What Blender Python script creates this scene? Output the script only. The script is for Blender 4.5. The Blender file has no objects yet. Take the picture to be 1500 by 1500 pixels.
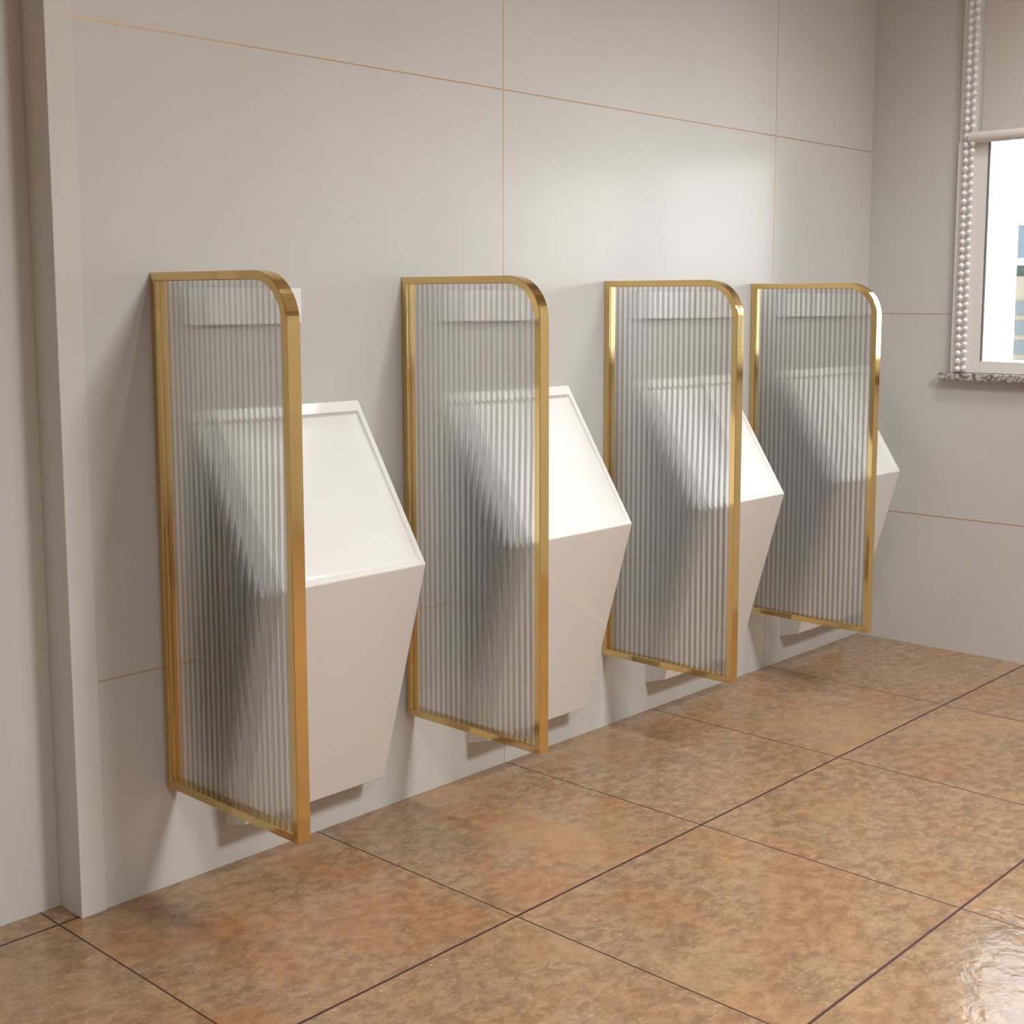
import bpy, bmesh, math, random
from mathutils import Vector, Matrix
random.seed(7)
SC = bpy.context.scene
C = SC.collection

# ------------------------------------------------------------------ helpers
def link(name, bm, mat, parent=None, smooth=False, loc=None):
    me = bpy.data.meshes.new(name)
    bmesh.ops.recalc_face_normals(bm, faces=bm.faces)
    bm.to_mesh(me); bm.free()
    for m in (mat if isinstance(mat, (list, tuple)) else [mat]):
        me.materials.append(m)
    if smooth:
        me.shade_smooth()
    o = bpy.data.objects.new(name, me)
    C.objects.link(o)
    if parent is not None:
        o.parent = parent
    if loc is not None:
        o.location = loc
    return o

def box(bm, x0, x1, y0, y1, z0, z1, bevel=0.0, seg=2):
    r = bmesh.ops.create_cube(bm, size=1.0)
    vs = r['verts']
    for v in vs:
        v.co = Vector(((x0+x1)/2 + v.co.x*(x1-x0), (y0+y1)/2 + v.co.y*(y1-y0), (z0+z1)/2 + v.co.z*(z1-z0)))
    if bevel > 0:
        es = list({e for v in vs for e in v.link_edges})
        bmesh.ops.bevel(bm, geom=es, offset=bevel, segments=seg, profile=0.5, affect='EDGES')
    return bm

def bx(*a, **k):
    return box(bmesh.new(), *a, **k)

def cyl(bm, p, q, r, n=16):
    p = Vector(p); q = Vector(q); d = q-p
    m = Matrix.Translation((p+q)/2) @ d.to_track_quat('Z', 'Y').to_matrix().to_4x4()
    bmesh.ops.create_cone(bm, cap_ends=True, segments=n, radius1=r, radius2=r, depth=d.length, matrix=m)
    return bm

def empty(name, loc, label=None, cat=None, group=None, kind=None):
    o = bpy.data.objects.new(name, None)
    C.objects.link(o); o.location = loc
    o.empty_display_size = 0.1
    tag(o, label, cat, group, kind)
    return o

def tag(o, label=None, cat=None, group=None, kind=None):
    if label: o['label'] = label
    if cat: o['category'] = cat
    if group: o['group'] = group
    if kind: o['kind'] = kind
    return o

def struct(name, bm, mat, **k):
    o = link(name, bm, mat, **k)
    o['kind'] = 'structure'
    return o

# ------------------------------------------------------------------ materials
def new_mat(name):
    m = bpy.data.materials.new(name); m.use_nodes = True
    nt = m.node_tree
    return m, nt, nt.nodes['Principled BSDF'], nt.nodes['Material Output']

def simple(name, col, rough=0.5, metal=0.0, spec=0.5, coat=0.0):
    m, nt, b, out = new_mat(name)
    b.inputs['Base Color'].default_value = (*col, 1)
    b.inputs['Roughness'].default_value = rough
    b.inputs['Metallic'].default_value = metal
    b.inputs['Specular IOR Level'].default_value = spec
    b.inputs['Coat Weight'].default_value = coat
    return m

def math_node(nt, op, a, b=None, c=None):
    n = nt.nodes.new('ShaderNodeMath'); n.operation = op
    for i, v in enumerate((a, b, c)):
        if v is None: continue
        if isinstance(v, (int, float)): n.inputs[i].default_value = v
        else: nt.links.new(v, n.inputs[i])
    return n.outputs[0]

def mixc(nt, f, a, b, mode='MIX'):
    n = nt.nodes.new('ShaderNodeMix'); n.data_type = 'RGBA'; n.blend_type = mode
    if isinstance(f, (int, float)): n.inputs[0].default_value = f
    else: nt.links.new(f, n.inputs[0])
    for s, v in ((n.inputs[6], a), (n.inputs[7], b)):
        if isinstance(v, tuple): s.default_value = (*v, 1)
        else: nt.links.new(v, s)
    return n.outputs[2]

def noise(nt, vec, scale, detail=4, rough=0.55, dist=0.0):
    n = nt.nodes.new('ShaderNodeTexNoise')
    n.inputs['Scale'].default_value = scale; n.inputs['Detail'].default_value = detail
    n.inputs['Roughness'].default_value = rough; n.inputs['Distortion'].default_value = dist
    nt.links.new(vec, n.inputs['Vector'])
    return n.outputs['Fac']

def ramp(nt, f, stops):
    n = nt.nodes.new('ShaderNodeMapRange')
    n.inputs['From Min'].default_value = stops[0]; n.inputs['From Max'].default_value = stops[1]
    n.interpolation_type = 'SMOOTHSTEP'
    nt.links.new(f, n.inputs['Value'])
    return n.outputs['Result']

def paint(name, col, rough=0.5, spec=0.4):
    m, nt, b, out = new_mat(name)
    tc = nt.nodes.new('ShaderNodeTexCoord')
    f = noise(nt, tc.outputs['Object'], 3.0, 3)
    c = mixc(nt, ramp(nt, f, (0.3, 0.7)), tuple(x*0.985 for x in col), tuple(min(1, x*1.015) for x in col))
    nt.links.new(c, b.inputs['Base Color'])
    b.inputs['Roughness'].default_value = rough
    b.inputs['Specular IOR Level'].default_value = spec
    return m

WALL = paint('wall_panel_greige', (0.60, 0.597, 0.585), 0.42, 0.45)
WALLD = paint('taupe_wall', (0.48, 0.44, 0.40), 0.5)
TRIMW = paint('trim_paint_pale', (0.65, 0.64, 0.625), 0.5)
CEIL = paint('ceiling_paint', (0.80, 0.78, 0.75), 0.8)
SEAM = simple('gold_seam', (0.62, 0.40, 0.22), 0.4, 0.35)
CERAMIC = simple('white_ceramic', (0.79, 0.79, 0.785), 0.16, 0, 0.5, 0.3)
WHITEPL = simple('white_plastic', (0.86, 0.87, 0.89), 0.3)
FRAMEW = simple('window_frame_white', (0.80, 0.79, 0.78), 0.35)
BEAD = simple('pearl_bead', (0.86, 0.86, 0.90), 0.12, 0.0, 0.8, 0.6)
DARK = simple('dark_gasket', (0.12, 0.12, 0.13), 0.6)
CHROME = simple('chrome', (0.80, 0.82, 0.84), 0.08, 1.0)

def gold():
    m, nt, b, out = new_mat('polished_gold')
    b.inputs['Base Color'].default_value = (0.76, 0.55, 0.245, 1)
    b.inputs['Metallic'].default_value = 1.0
    b.inputs['Roughness'].default_value = 0.09
    tc = nt.nodes.new('ShaderNodeTexCoord')
    mp = nt.nodes.new('ShaderNodeMapping'); mp.inputs['Scale'].default_value = (8, 8, 1.2)
    nt.links.new(tc.outputs['Object'], mp.inputs['Vector'])
    f = noise(nt, mp.outputs['Vector'], 3.0, 2)
    bp = nt.nodes.new('ShaderNodeBump'); bp.inputs['Strength'].default_value = 0.04; bp.inputs['Distance'].default_value = 0.01
    nt.links.new(f, bp.inputs['Height']); nt.links.new(bp.outputs[0], b.inputs['Normal'])
    return m
GOLD = gold()

def reeded():
    m, nt, b, out = new_mat('reeded_glass')
    tc = nt.nodes.new('ShaderNodeTexCoord')
    sp = nt.nodes.new('ShaderNodeSeparateXYZ'); nt.links.new(tc.outputs['Object'], sp.inputs[0])
    # shading stripes of the flutes painted into the glass tint, darkest in the valleys
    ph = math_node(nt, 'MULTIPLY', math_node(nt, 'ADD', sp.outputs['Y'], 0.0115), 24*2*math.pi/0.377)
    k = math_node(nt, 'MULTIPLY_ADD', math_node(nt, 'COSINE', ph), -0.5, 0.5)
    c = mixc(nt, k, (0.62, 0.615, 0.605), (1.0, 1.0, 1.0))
    nt.links.new(c, b.inputs['Base Color'])
    b.inputs['Transmission Weight'].default_value = 1.0
    b.inputs['IOR'].default_value = 1.5
    b.inputs['Roughness'].default_value = 0.0
    # part of the light passes the shallow flutes undeflected
    t = nt.nodes.new('ShaderNodeBsdfTransparent'); nt.links.new(c, t.inputs[0])
    mx = nt.nodes.new('ShaderNodeMixShader'); mx.inputs[0].default_value = 0.42
    nt.links.new(b.outputs[0], mx.inputs[1]); nt.links.new(t.outputs[0], mx.inputs[2])
    nt.links.new(mx.outputs[0], out.inputs['Surface'])
    return m
REED = reeded()

def pane():
    m, nt, b, out = new_mat('window_glass')
    nt.nodes.remove(b)
    t = nt.nodes.new('ShaderNodeBsdfTransparent'); t.inputs[0].default_value = (0.97, 0.985, 0.98, 1)
    g = nt.nodes.new('ShaderNodeBsdfGlossy'); g.inputs['Roughness'].default_value = 0.02
    fr = nt.nodes.new('ShaderNodeFresnel'); fr.inputs['IOR'].default_value = 1.45
    mx = nt.nodes.new('ShaderNodeMixShader')
    nt.links.new(fr.outputs[0], mx.inputs[0]); nt.links.new(t.outputs[0], mx.inputs[1]); nt.links.new(g.outputs[0], mx.inputs[2])
    nt.links.new(mx.outputs[0], out.inputs['Surface'])
    return m
PANE = pane()

TX0, TSX, TY0, TSY = -0.2224, 0.5725, 0.0050, 0.5790
def floor_mat():
    m, nt, b, out = new_mat('terracotta_stone_tiles')
    tc = nt.nodes.new('ShaderNodeTexCoord'); P = tc.outputs['Object']
    sp = nt.nodes.new('ShaderNodeSeparateXYZ'); nt.links.new(P, sp.inputs[0])
    u = math_node(nt, 'DIVIDE', math_node(nt, 'SUBTRACT', sp.outputs['X'], TX0), TSX)
    v = math_node(nt, 'DIVIDE', math_node(nt, 'SUBTRACT', TY0, sp.outputs['Y']), TSY)
    iu = math_node(nt, 'FLOOR', u); iv = math_node(nt, 'FLOOR', v)
    fu = math_node(nt, 'FRACT', u); fv = math_node(nt, 'FRACT', v)
    cb = nt.nodes.new('ShaderNodeCombineXYZ'); nt.links.new(iu, cb.inputs[0]); nt.links.new(iv, cb.inputs[1])
    wn = nt.nodes.new('ShaderNodeTexWhiteNoise'); wn.noise_dimensions = '2D'; nt.links.new(cb.outputs[0], wn.inputs['Vector'])
    # every tile cut from another piece of stone: shift the pattern per tile
    off = nt.nodes.new('ShaderNodeVectorMath'); off.operation = 'MULTIPLY_ADD'
    nt.links.new(wn.outputs['Color'], off.inputs[0]); off.inputs[1].default_value = (7, 7, 7); nt.links.new(P, off.inputs[2])
    PV = off.outputs[0]
    mp = nt.nodes.new('ShaderNodeMapping'); mp.inputs['Rotation'].default_value = (0, 0, 0.3); mp.inputs['Scale'].default_value = (1.0, 1.25, 1)
    nt.links.new(PV, mp.inputs['Vector'])
    fine = noise(nt, mp.outputs['Vector'], 30, 8, 0.72, 0.3)
    fine2 = noise(nt, mp.outputs['Vector'], 90, 5, 0.65, 0.2)
    blot = noise(nt, PV, 4.2, 4, 0.55, 0.4)
    blot2 = noise(nt, PV, 2.4, 3, 0.5, 0.2)
    base = mixc(nt, ramp(nt, fine, (0.33, 0.68)), FL['dark'], FL['light'])
    base = mixc(nt, math_node(nt, 'MULTIPLY', ramp(nt, fine2, (0.56, 0.72)), 0.55), base, FL['fleck'])
    base = mixc(nt, math_node(nt, 'MULTIPLY', ramp(nt, fine2, (0.44, 0.30)), 0.35), base, FL['deep'])
    tile = ramp(nt, wn.outputs['Value'], (0.35, 1.0))
    k = math_node(nt, 'MULTIPLY', ramp(nt, blot, (0.40, 0.66)), math_node(nt, 'MULTIPLY_ADD', tile, 0.55, 0.30))
    base = mixc(nt, k, base, mixc(nt, ramp(nt, fine, (0.33, 0.68)), FL['or1'], FL['or2']))
    base = mixc(nt, math_node(nt, 'MULTIPLY', ramp(nt, blot2, (0.52, 0.70)), 0.4), base, FL['ochre'])
    # grout
    def near(fr, w, size):
        d = math_node(nt, 'MINIMUM', fr, math_node(nt, 'SUBTRACT', 1.0, fr))
        return math_node(nt, 'LESS_THAN', math_node(nt, 'MULTIPLY', d, size), w)
    gx = near(fv, 0.0028, TSY)       # joints running along the urinal wall
    gy = near(fu, 0.0017, TSX)       # joints running away from it
    c = mixc(nt, gy, base, (0.045, 0.022, 0.015))
    c = mixc(nt, gx, c, (0.060, 0.020, 0.022))
    nt.links.new(c, b.inputs['Base Color'])
    g = math_node(nt, 'MAXIMUM', gx, gy)
    rr = math_node(nt, 'MULTIPLY_ADD', fine, 0.07, 0.06)
    nt.links.new(math_node(nt, 'MULTIPLY_ADD', g, 0.4, rr), b.inputs['Roughness'])
    b.inputs['Specular IOR Level'].default_value = 0.45
    wav = noise(nt, PV, 15, 2, 0.5, 1.5)
    h = math_node(nt, 'ADD', math_node(nt, 'MULTIPLY', wav, 1.3), math_node(nt, 'MULTIPLY', fine2, 0.22))
    h = math_node(nt, 'MULTIPLY_ADD', g, -0.6, h)
    bp = nt.nodes.new('ShaderNodeBump'); bp.inputs['Strength'].default_value = 0.5; bp.inputs['Distance'].default_value = 0.002
    nt.links.new(h, bp.inputs['Height']); nt.links.new(bp.outputs[0], b.inputs['Normal'])
    return m
FL = dict(dark=(0.205, 0.128, 0.073), light=(0.365, 0.243, 0.145), fleck=(0.62, 0.44, 0.29), deep=(0.22, 0.12, 0.075),
          or1=(0.27, 0.12, 0.055), or2=(0.41, 0.20, 0.097), ochre=(0.42, 0.26, 0.125))
FLOOR = floor_mat()

def marble():
    m, nt, b, out = new_mat('grey_marble')
    tc = nt.nodes.new('ShaderNodeTexCoord')
    f = noise(nt, tc.outputs['Object'], 45, 5, 0.7, 1.5)
    c = mixc(nt, ramp(nt, f, (0.38, 0.62)), (0.16, 0.145, 0.135), (0.62, 0.60, 0.58))
    nt.links.new(c, b.inputs['Base Color']); b.inputs['Roughness'].default_value = 0.2
    return m
MARBLE = marble()

# ------------------------------------------------------------------ the room
XR = 2.626; XL = -2.9; YF = -5.7; ZC = 2.8
struct('floor', bx(XL-0.15, XR+0.15, YF-0.15, 0.25, -0.10, 0.0), FLOOR)
struct('ceiling', bx(XL-0.15, XR+0.15, YF-0.15, 0.25, ZC, ZC+0.1), CEIL)
struct('wall_back', bx(-0.150, XR, 0.0, 0.22, 0, ZC), WALL)
struct('wall_recess', bx(XL, -0.150, 0.0745, 0.22, 0, ZC), WALL)
struct('wall_left', bx(XL-0.15, XL, YF, 0.22, 0, ZC), WALLD)
struct('wall_front', bx(XL-0.15, XR+0.15, YF-0.15, YF, 0, ZC), WALL)
# right wall with the window opening
WY0, WY1, WZ0, WZ1 = -0.394, -1.36, 0.905, 2.15
WT = 0.215
bm = bmesh.new()
box(bm, XR, XR+WT, WY0, 0.22, 0, ZC)
box(bm, XR, XR+WT, YF, WY1, 0, ZC)
box(bm, XR, XR+WT, WY1, WY0, 0, WZ0)
box(bm, XR, XR+WT, WY1, WY0, WZ1, ZC)
struct('wall_right', bm, WALL)
# pale corner trim left of the first partition, standing proud of both wall panels
struct('trim_1', bx(-0.184, -0.1345, -0.006, 0.0745, 0, ZC, bevel=0.0012), TRIMW)

# thin gold seams between the wall panels (proud by half a millimetre)
n = [2]
def seam(x0, x1, y0, y1, z0, z1):
    struct('trim_%d' % n[0], bx(x0, x1, y0, y1, z0, z1), SEAM); n[0] += 1
e = 0.0012
seam(-0.1345, XR-0.001, -0.0006, 0.001, 1.5787-e, 1.5787+e)
seam(-0.1345, XR-0.001, -0.0006, 0.001, 0.4258-e, 0.4258+e)
for sx in (0.9175, 2.0567):
    seam(sx-e*0.8, sx+e*0.8, -0.0005, 0.001, 0.0, ZC)
seam(XR-0.0006, XR+0.001, -4.5, -0.001, 0.4258-e, 0.4258+e)
seam(XR-0.0006, XR+0.001, -0.290, -0.001, 1.0650-e*0.8, 1.0650+e*0.8)
seam(XR-0.0006, XR+0.001, -4.5, -1.45, 1.0650-e*0.8, 1.0650+e*0.8)

# ------------------------------------------------------------------ window
win = empty('window_1', (XR, -0.75, 0.885), kind='structure')
def wpart(name, bm, mat, **k):
    o = link(name, bm, mat, **k)
    o.parent = win; o.matrix_parent_inverse = Matrix.Translation(-Vector(win.location))
    return o
bm = bmesh.new()
box(bm, XR-0.012, XR+0.03, -0.394, -0.300, 0.885, 2.20, bevel=0.002)       # left stile
box(bm, XR-0.012, XR+0.03, -1.45, -1.36, 0.885, 2.20, bevel=0.002)
box(bm, XR-0.012, XR+0.03, -1.36, -0.394, 0.885, 0.922, bevel=0.002)       # bottom rail
box(bm, XR-0.012, XR+0.03, -1.36, -0.394, 2.14, 2.20, bevel=0.002)
box(bm, XR+0.10, XR+0.15, -0.940, -0.900, 0.90, 2.15)                      # mullion
wpart('window_frame', bm, FRAMEW)
bm = bmesh.new()
box(bm, XR-0.006, XR+WT+0.005, -0.3985, -0.3935, 0.905, 2.15)                # reveal lining
box(bm, XR+0.03, XR+WT+0.005, -1.36, -1.355, 0.905, 2.15)
box(bm, XR+0.03, XR+WT+0.005, -1.355, -0.3985, 0.905, 0.918)
wpart('window_reveal', bm, FRAMEW)
wpart('gasket', bx(XR-0.0125, XR-0.006, -0.3965, -0.3935, 0.922, 2.14), DARK)
wpart('pane', bx(XR+0.12, XR+0.124, -1.354, -0.399, 0.918, 2.15), PANE)
wpart('window_sill', bx(XR-0.030, XR+0.02, -1.50, -0.266, 0.8605, 0.8845, bevel=0.005, seg=3), MARBLE, smooth=True)
wpart('side_casing', bx(XR-0.0165, XR-0.0115, -0.318, -0.3005, 0.885, 1.585), WHITEPL)

# roller blind with its bead chain
bl = empty('roller_blind', (XR-0.03, -0.75, 1.58), 'grey fabric roller blind with a bead chain, half lowered over the window', 'blind')
def bpart(name, bm, mat, **k):
    o = link(name, bm, mat, **k)
    o.parent = bl; o.matrix_parent_inverse = Matrix.Translation(-Vector(bl.location))
    return o
def fabric():
    m, nt, b, out = new_mat('blind_fabric')
    tc = nt.nodes.new('ShaderNodeTexCoord')
    f = noise(nt, tc.outputs['Object'], 300, 2)
    c = mixc(nt, f, (0.56, 0.525, 0.50), (0.63, 0.595, 0.57))
    nt.links.new(c, b.inputs['Base Color']); b.inputs['Roughness'].default_value = 0.9
    return m
FABRIC = fabric()
bpart('fabric', bx(XR-0.028, XR-0.0265, -1.41, -0.378, 1.60, 2.30), FABRIC)
bm = bmesh.new(); cyl(bm, (XR-0.027, -1.42, 1.594), (XR-0.027, -0.340, 1.594), 0.0165, 20)
bpart('bottom_bar', bm, simple('blind_bar', (0.68, 0.66, 0.62), 0.5))
bm = bmesh.new(); cyl(bm, (XR-0.030, -1.43, 2.32), (XR-0.030, -0.32, 2.32), 0.026, 20)
bpart('roller_tube', bm, WHITEPL, smooth=False)
bm = bmesh.new()
for yy, ph in ((-0.3300, 0.0), (-0.3510, 0.003)):
    z = 0.897 + ph
    cyl(bm, (XR-0.030, yy, 0.893), (XR-0.030, yy, 2.32), 0.0016, 6)
    while z < 2.3:
        bmesh.ops.create_uvsphere(bm, u_segments=12, v_segments=8, radius=0.0088, matrix=Matrix.Translation((XR-0.030, yy, z)))
        z += 0.0242
ch = bpart('bead_chain', bm, BEAD, smooth=True)
ch['label'] = 'two strands of round pearly beads'

# ------------------------------------------------------------------ urinal partitions
PX = [0.0, 0.6034, 1.2824, 1.9438]
GX = 0.0205
TH, FW, ZB, ZT, D, RO = 0.0272, 0.0155, 0.1945, 1.1533, 0.400, 0.090

def outline(inset, n=18):
    """frame outline in (y, z), y negative towards the room"""
    r = RO - inset
    pts = [(-inset, ZB+inset), (-inset, ZT-inset)]
    cy, cz = -D+RO, ZT-RO
    for i in range(n+1):
        a = math.pi/2 + (math.pi/2)*i/n
        pts.append((cy + r*math.cos(a), cz + r*math.sin(a)))
    pts.append((-D+inset, ZB+inset))
    return pts

def make_frame():
    bm = bmesh.new()
    b = 0.0011
    rings = []
    for ins, x in ((0, b), (b, 0), (FW-b, 0), (FW, b), (FW, TH-b), (FW-b, TH), (b, TH), (0, TH-b)):
        rings.append([bm.verts.new((x, y, z)) for y, z in outline(ins)])
    k = len(rings); m = len(rings[0])
    for i in range(k):
        A = rings[i]; B = rings[(i+1) % k]
        for j in range(m):
            f = bm.faces.new((A[j], A[(j+1) % m], B[(j+1) % m], B[j]))
    return bm

def top_at(y, inset):
    r = RO - inset; cy, cz = -D+RO, ZT-RO
    if y >= cy: return ZT-inset
    dy = min(r, cy-y)
    return cz + math.sqrt(max(0.0, r*r-dy*dy))

INS = FW-0.004
RIBS = 24
def make_glass(per=14, depth=0.0015):
    """sheet with a flat back and a row of shallow convex flutes on the front"""
    bm = bmesh.new()
    y0, y1 = -INS, -D+INS
    w = (y1-y0)/RIBS                      # negative
    front = []; back = []
    R = ((w/2)**2 + depth**2)/(2*depth)
    for i in range(RIBS*per+1):
        y = y0 + w*i/per
        s = ((i % per)/per-0.5)*abs(w)
        x = GX - (math.sqrt(R*R - s*s) - (R-depth)); xb = GX + 0.0045
        zt = top_at(y, INS); zb = ZB+INS
        front.append((bm.verts.new((x, y, zb)), bm.verts.new((x, y, zt))))
        back.append((bm.verts.new((xb, y, zb)), bm.verts.new((xb, y, zt))))
    for i in range(len(front)-1):
        a, b_ = front[i], front[i+1]; c, d = back[i], back[i+1]
        bm.faces.new((a[0], b_[0], b_[1], a[1])).smooth = True
        bm.faces.new((c[0], c[1], d[1], d[0]))
        bm.faces.new((a[1], b_[1], d[1], c[1]))
        bm.faces.new((a[0], c[0], d[0], b_[0]))
    bm.faces.new((front[0][0], front[0][1], back[0][1], back[0][0]))
    bm.faces.new((front[-1][0], back[-1][0], back[-1][1], front[-1][1]))
    for i in range(0, len(front), per):   # the valleys between the flutes stay sharp
        e_ = bm.edges.get((front[i][0], front[i][1]))
        if e_: e_.smooth = False
    for i in range(len(front)-1):
        for q in (0, 1):
            e_ = bm.edges.get((front[i][q], front[i+1][q]))
            if e_: e_.smooth = False
    return bm

plabels = [
    'nearest gold-framed fluted glass partition, first on the left beside the pale corner trim',
    'gold-framed fluted glass partition, second from the left, just right of the nearest urinal',
    'gold-framed fluted glass partition, third from the left, between second and third urinals',
    'farthest gold-framed fluted glass partition, nearest to the window corner',
]
GP = 'gold-framed partitions between the urinals'
def copy_tree(src, loc, name):
    r = src.copy(); C.objects.link(r); r.location = loc
    for ch_ in list(src.children):
        c = ch_.copy(); C.objects.link(c); c.parent = r
        for g in list(ch_.children):
            d = g.copy(); C.objects.link(d); d.parent = c
    return r
p0 = empty('urinal_partition', (0, 0, 0), plabels[0], 'partition', GP)
link('frame', make_frame(), GOLD, p0)
link('glass_panel', make_glass(), REED, p0)
p0.location = (PX[0], 0, 0)
for i in (1, 2, 3):
    r = copy_tree(p0, (PX[i], 0, 0), 'urinal_partition')
    r['label'] = plabels[i]

# ------------------------------------------------------------------ urinals
UW = 0.3545
UP = dict(wb=(0.0, 0.079), fb=(-0.066, 0.0995), lip=(-0.2026, 0.578), tb=(0.0, 0.8975))
def make_body():
    bm = bmesh.new()
    prof = [UP['wb'], UP['fb'], UP['lip'], UP['tb']]
    L = [bm.verts.new((0, y, z)) for y, z in prof]
    R_ = [bm.verts.new((UW, y, z)) for y, z in prof]
    bm.faces.new(L); bm.faces.new(R_[::-1])
    for i in (0, 1, 3):
        j = (i+1) % 4
        bm.faces.new((L[i], L[j], R_[j], R_[i]))
    # slanted mouth with a rim round the opening
    lip = Vector((0, *UP['lip'])); tb = Vector((0, *UP['tb']))
    def on(u, t): return Vector((u, 0, 0)) + lip.lerp(tb, t)
    ln = (tb-lip).length
    a = [on(0.013, 0.010/ln), on(UW-0.013, 0.010/ln), on(UW-0.013, 1-0.024/ln), on(0.013, 1-0.024/ln)]
    o4 = [L[2], R_[2], R_[3], L[3]]
    iv = [bm.verts.new(p) for p in a]
    for i in range(4):
        j = (i+1) % 4
        bm.faces.new((o4[i], o4[j], iv[j], iv[i]))
    bmesh.ops.recalc_face_normals(bm, faces=bm.faces)
    es = [e_ for e_ in bm.edges if len(e_.link_faces) == 2 and e_.calc_face_angle(0) > 0.2 and not (abs(e_.verts[0].co.y) < 1e-5 and abs(e_.verts[1].co.y) < 1e-5)]
    bmesh.ops.bevel(bm, geom=es, offset=0.0022, segments=3, profile=0.5, affect='EDGES')
    return bm, a
def make_basin(a):
    """hollow of the bowl below the rim: a rounded rectangular dish"""
    bm = bmesh.new()
    lip = Vector((0, *UP['lip'])); tb = Vector((0, *UP['tb']))
    up = (tb-lip).normalized(); nrm = Vector((0, -up.z, up.y))       # out of the mouth
    if nrm.z < 0: nrm = -nrm
    A = a[0]; w = (a[1]-a[0]).length; h = (a[3]-a[0]).length
    def pt(u, v, d): return A + Vector((u, 0, 0)) + up*v - nrm*d
    def ring(ins_s, ins_b, ins_t, d_b, d_t, rad, n=6):
        x0, x1, v0, v1 = ins_s, w-ins_s, ins_b, h-ins_t
        out = []
        for cx, cv, a0 in ((x1-rad, v1-rad, 0), (x0+rad, v1-rad, 90), (x0+rad, v0+rad, 180), (x1-rad, v0+rad, 270)):
            for k in range(n+1):
                an = math.radians(a0 + 90*k/n)
                u = cx+rad*math.cos(an); v = cv+rad*math.sin(an)
                t = (v-v0)/(v1-v0)
                out.append(pt(u, v, d_b+(d_t-d_b)*t))
        return [bm.verts.new(p) for p in out]
    rings = [ring(-0.0005, -0.0005, -0.0005, -0.0002, -0.0002, 0.0005),
             ring(0.0008, 0.001, 0.0008, 0.0012, 0.002, 0.001),
             ring(0.002, 0.005, 0.002, 0.002, 0.0065, 0.002),
             ring(0.006, 0.020, 0.006, 0.003, 0.008, 0.005),
             ring(0.030, 0.060, 0.030, 0.005, 0.009, 0.020)]
    for A_, B_ in zip(rings, rings[1:]):
        for j in range(len(A_)):
            k = (j+1) % len(A_)
            bm.faces.new((A_[j], A_[k], B_[k], B_[j]))
    bm.faces.new(rings[-1])
    return bm
ulabels = [
    'nearest white angular wall-hung urinal, between the first and second gold partitions',
    'white angular wall-hung urinal between the second and third gold partitions',
    'white angular wall-hung urinal between the third and fourth gold partitions',
    'farthest white angular wall-hung urinal, right of the last partition near the window wall',
]
UX = [0.1260, 0.7930, 1.4675, 2.1400]
u0 = empty('wall_urinal', (0, 0, 0), ulabels[0], 'urinal', 'white wall-hung urinals')
body, mouth = make_body()
link('body', body, CERAMIC, u0)
link('basin', make_basin(mouth), CERAMIC, u0, smooth=True)
u0.location = (UX[0], 0, 0)
for i in (1, 2, 3):
    r = copy_tree(u0, (UX[i], 0, 0), 'wall_urinal'); r['label'] = ulabels[i]

# flush sensors on the wall above each urinal
s0 = empty('flush_sensor_plate', (0, 0, 0), 'white flush sensor plate on the wall above the nearest urinal', 'sensor', 'flush sensor plates above the urinals')
link('rim', bx(0, 0.224, -0.008, 0.0, 0.0, 0.075, bevel=0.002), simple('grey_rim', (0.45, 0.48, 0.52), 0.3), s0)
link('cover_plate', bx(0.003, 0.221, -0.012, -0.006, 0.003, 0.072, bevel=0.0015), WHITEPL, s0)
SXO = -0.018
s0.location = (UX[0]+SXO, 0, 1.0550)
sl = ['white flush sensor plate on the wall above the nearest urinal',
      'white flush sensor plate above the second urinal, seen through the second glass partition',
      'white flush sensor plate above the third urinal, seen through the third glass partition',
      'white flush sensor plate above the farthest urinal, seen through the last glass partition']
for i in (1, 2, 3):
    r = copy_tree(s0, (UX[i]+SXO, 0, 1.0550), 'flush_sensor'); r['label'] = sl[i]

# ------------------------------------------------------------------ outside the window
CAM = Vector((-1.3117, -2.1409, 1.1031))
def building():
    # a beige apartment block some 45 m away
    a = math.atan2(1.66, 3.94)
    ctr = CAM + Vector((math.cos(a), math.sin(a), 0))*45
    b = empty('apartment_building', (ctr.x, ctr.y, -14), 'distant beige apartment block with grey windows outside the window', 'building')
    b.rotation_euler = (0, 0, a)
    beige = simple('beige_facade', (0.17, 0.14, 0.10), 0.9)
    white = simple('white_cornice', (0.86, 0.86, 0.84), 0.8)
    glass = simple('grey_window', (0.06, 0.068, 0.068), 0.5)
    link('facade', bx(0, 10, -7, 7, 0, 15.9), beige, b)
    bm = bmesh.new(); box(bm, -0.4, 10.3, -7.4, 7.4, 16.25, 16.45); 
    link('roof_edge', bm, white, b)
    link('attic', bx(0.3, 9.7, -6.7, 6.7, 15.9, 16.25), simple('attic_green', (0.05, 0.06, 0.05), 0.8), b)
    for k in range(8):
        z = 14.9 - 0.62*k
        for y in (-5.2, -3.6, -2.0, -0.4, 1.2, 2.8, 4.4):
            link('window', bx(-0.06, 0.02, y-0.28, y+0.28, z-0.21, z+0.21), glass, b)
    return b
building()
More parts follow.
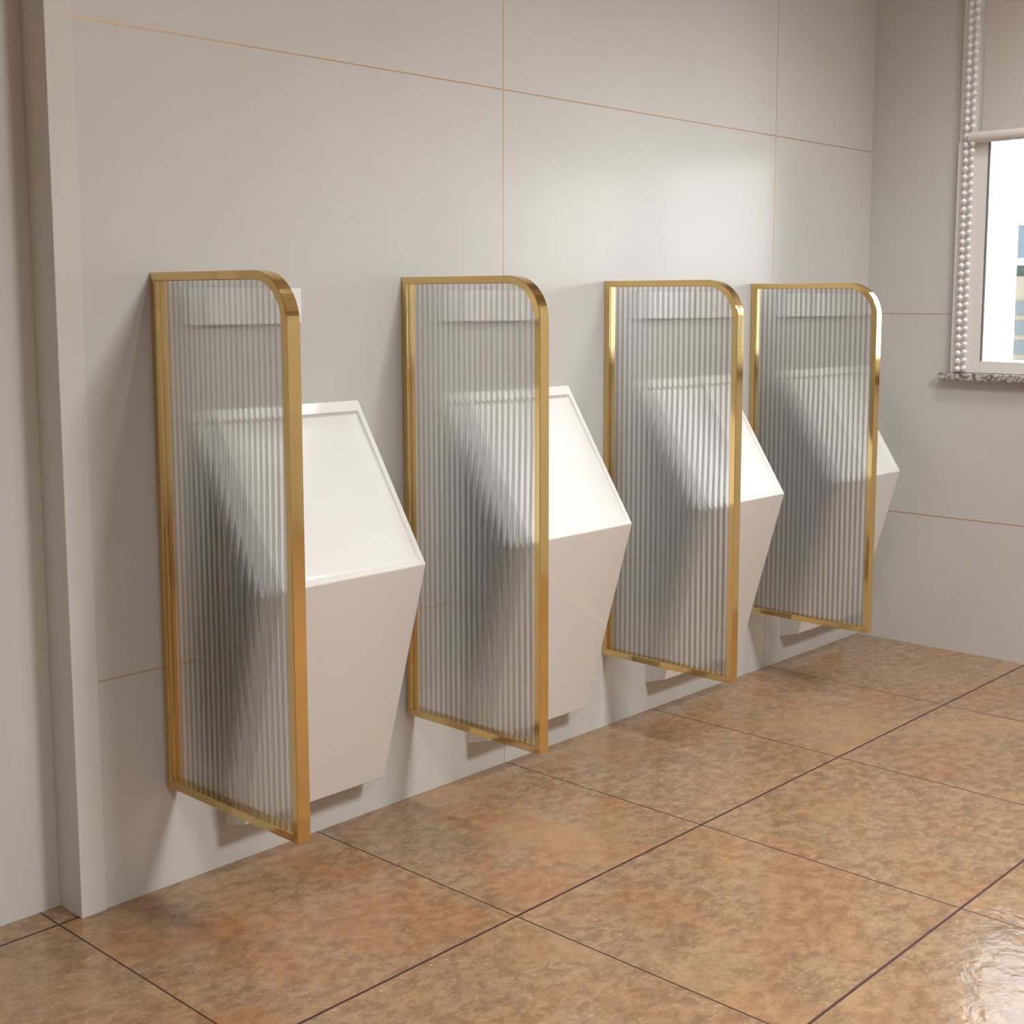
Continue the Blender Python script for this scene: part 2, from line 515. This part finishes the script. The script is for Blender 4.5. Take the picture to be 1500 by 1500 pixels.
# blue hills far behind
bm = bmesh.new()
a = math.atan2(1.66, 3.94)
dirv = Vector((math.cos(a), math.sin(a), 0)); side = Vector((-dirv.y, dirv.x, 0))
NN = 60
top = []; bot = []; bk = []
for i in range(NN+1):
    s = -260 + 520*i/NN
    h = 46 + 16*math.sin(i*0.33+0.6) + 5*math.sin(i*1.3)
    p = CAM + dirv*600 + side*s
    top.append(bm.verts.new((p.x+dirv.x*60, p.y+dirv.y*60, h))); bot.append(bm.verts.new((p.x, p.y, -30)))
    bk.append(bm.verts.new((p.x+dirv.x*160, p.y+dirv.y*160, -30)))
for i in range(NN):
    bm.faces.new((bot[i], bot[i+1], top[i+1], top[i])); bm.faces.new((top[i], top[i+1], bk[i+1], bk[i]))
hills = struct('hills', bm, simple('hazy_blue_hill', (0.075, 0.095, 0.11), 1.0), smooth=True)

# ------------------------------------------------------------------ lights
def area(name, loc, size, size_y, power, col, rot=(0, 0, 0), spread=math.pi):
    l = bpy.data.lights.new(name, 'AREA'); l.shape = 'RECTANGLE'; l.size = size; l.size_y = size_y
    l.energy = power; l.color = col; l.spread = spread
    o = bpy.data.objects.new(name, l); C.objects.link(o); o.location = loc; o.rotation_euler = rot
    return o
WARM = (1.0, 0.995, 0.965)
EMIT, nt_, b_, out_ = new_mat('lamp_diffuser')
b_.inputs['Emission Color'].default_value = (1, 0.95, 0.88, 1); b_.inputs['Emission Strength'].default_value = 3.0
LX = [0.38, 1.05, 1.88, -0.80]  # the last one is an extra, added to fill the dim left side
LY = -0.95
for i, lx in enumerate(LX):
    d = empty('ceiling_downlight', (lx, LY, ZC), 'round white ceiling downlight in the row along the urinal wall', 'ceiling light', 'downlights along the urinal wall')
    bm = bmesh.new(); cyl(bm, (0, 0, -0.012), (0, 0, 0), 0.075, 28); link('housing', bm, WHITEPL, d)
    bm = bmesh.new(); cyl(bm, (0, 0, -0.0135), (0, 0, -0.012), 0.06, 28); link('diffuser', bm, EMIT, d)
    l = bpy.data.lights.new('downlight_lamp', 'SPOT'); l.energy = [34, 45, 84, 12][i]; l.color = WARM
    l.shadow_soft_size = [0.05, 0.09, 0.25, 0.25][i]; l.spot_size = math.radians([84, 92, 108, 84][i]); l.spot_blend = 0.85
    o = bpy.data.objects.new('downlight_lamp', l); C.objects.link(o); o.location = (lx, LY, ZC-0.075)
    o.rotation_euler = (math.radians(2), 0, 0)
# two unseen ceiling panels added as fill light, further back in the room
for i, (px, py, pw) in enumerate([(-1.2, -3.4, 38), (0.9, -2.9, 92)]):
    d = empty('fill_panel_light', (px, py, ZC), 'unseen square ceiling panel added as fill light over the middle of the room', 'ceiling light', 'added fill panels over the room')
    link('housing', bx(-0.31, 0.31, -0.31, 0.31, -0.02, 0), WHITEPL, d)
    link('diffuser', bx(-0.29, 0.29, -0.29, 0.29, -0.022, -0.02), EMIT, d)
    area('fill_lamp', (px, py, ZC-0.03), 0.58, 0.58, pw, WARM, spread=math.radians([138, 164][i]))

# low sun through the window
s = bpy.data.lights.new('sun', 'SUN'); s.energy = 0.38; s.angle = math.radians(5); s.color = (1.0, 0.97, 0.93)
so = bpy.data.objects.new('sun', s); C.objects.link(so)
so.rotation_euler = Vector((1, -0.70, 0.12)).to_track_quat('Z', 'Y').to_euler()
so.location = (8, -5, 3)
W = bpy.data.worlds.new('World'); SC.world = W; W.use_nodes = True
bg = W.node_tree.nodes['Background']; bg.inputs[0].default_value = (0.82, 0.91, 1.0, 1); bg.inputs[1].default_value = 6.0

# ------------------------------------------------------------------ camera
cd = bpy.data.cameras.new('camera'); co = bpy.data.objects.new('camera', cd); C.objects.link(co)
yaw, pit, rol, f = 0.8333, 0.1212, 0.0013, 1946.9
F = Vector((math.sin(yaw)*math.cos(pit), math.cos(yaw)*math.cos(pit), -math.sin(pit)))
R0 = Vector((math.cos(yaw), -math.sin(yaw), 0)); U0 = R0.cross(F)
Rr = R0*math.cos(rol)+U0*math.sin(rol); Ur = -R0*math.sin(rol)+U0*math.cos(rol)
M = Matrix((( Rr.x, Ur.x, -F.x, CAM.x), (Rr.y, Ur.y, -F.y, CAM.y), (Rr.z, Ur.z, -F.z, CAM.z), (0, 0, 0, 1)))
co.matrix_world = M
cd.sensor_fit = 'HORIZONTAL'; cd.sensor_width = 36.0; cd.lens = f/1500*36.0
cd.shift_x = -41.5/1500; cd.shift_y = -71.9/1500
cd.shift_y = 71.9/1500*-1
cd.clip_end = 3000; cd.clip_start = 0.02
SC.camera = co

SC.view_settings.view_transform = 'Standard'; SC.view_settings.look = 'None'
SC.view_settings.exposure = 0.0; SC.view_settings.gamma = 1.0; SC.view_settings.use_curve_mapping = False
SC.cycles.max_bounces = 16; SC.cycles.transmission_bounces = 14; SC.cycles.diffuse_bounces = 6; SC.cycles.glossy_bounces = 6
SC.cycles.transparent_max_bounces = 12
SC.cycles.caustics_refractive = False; SC.cycles.caustics_reflective = False
SC.cycles.use_denoising = True
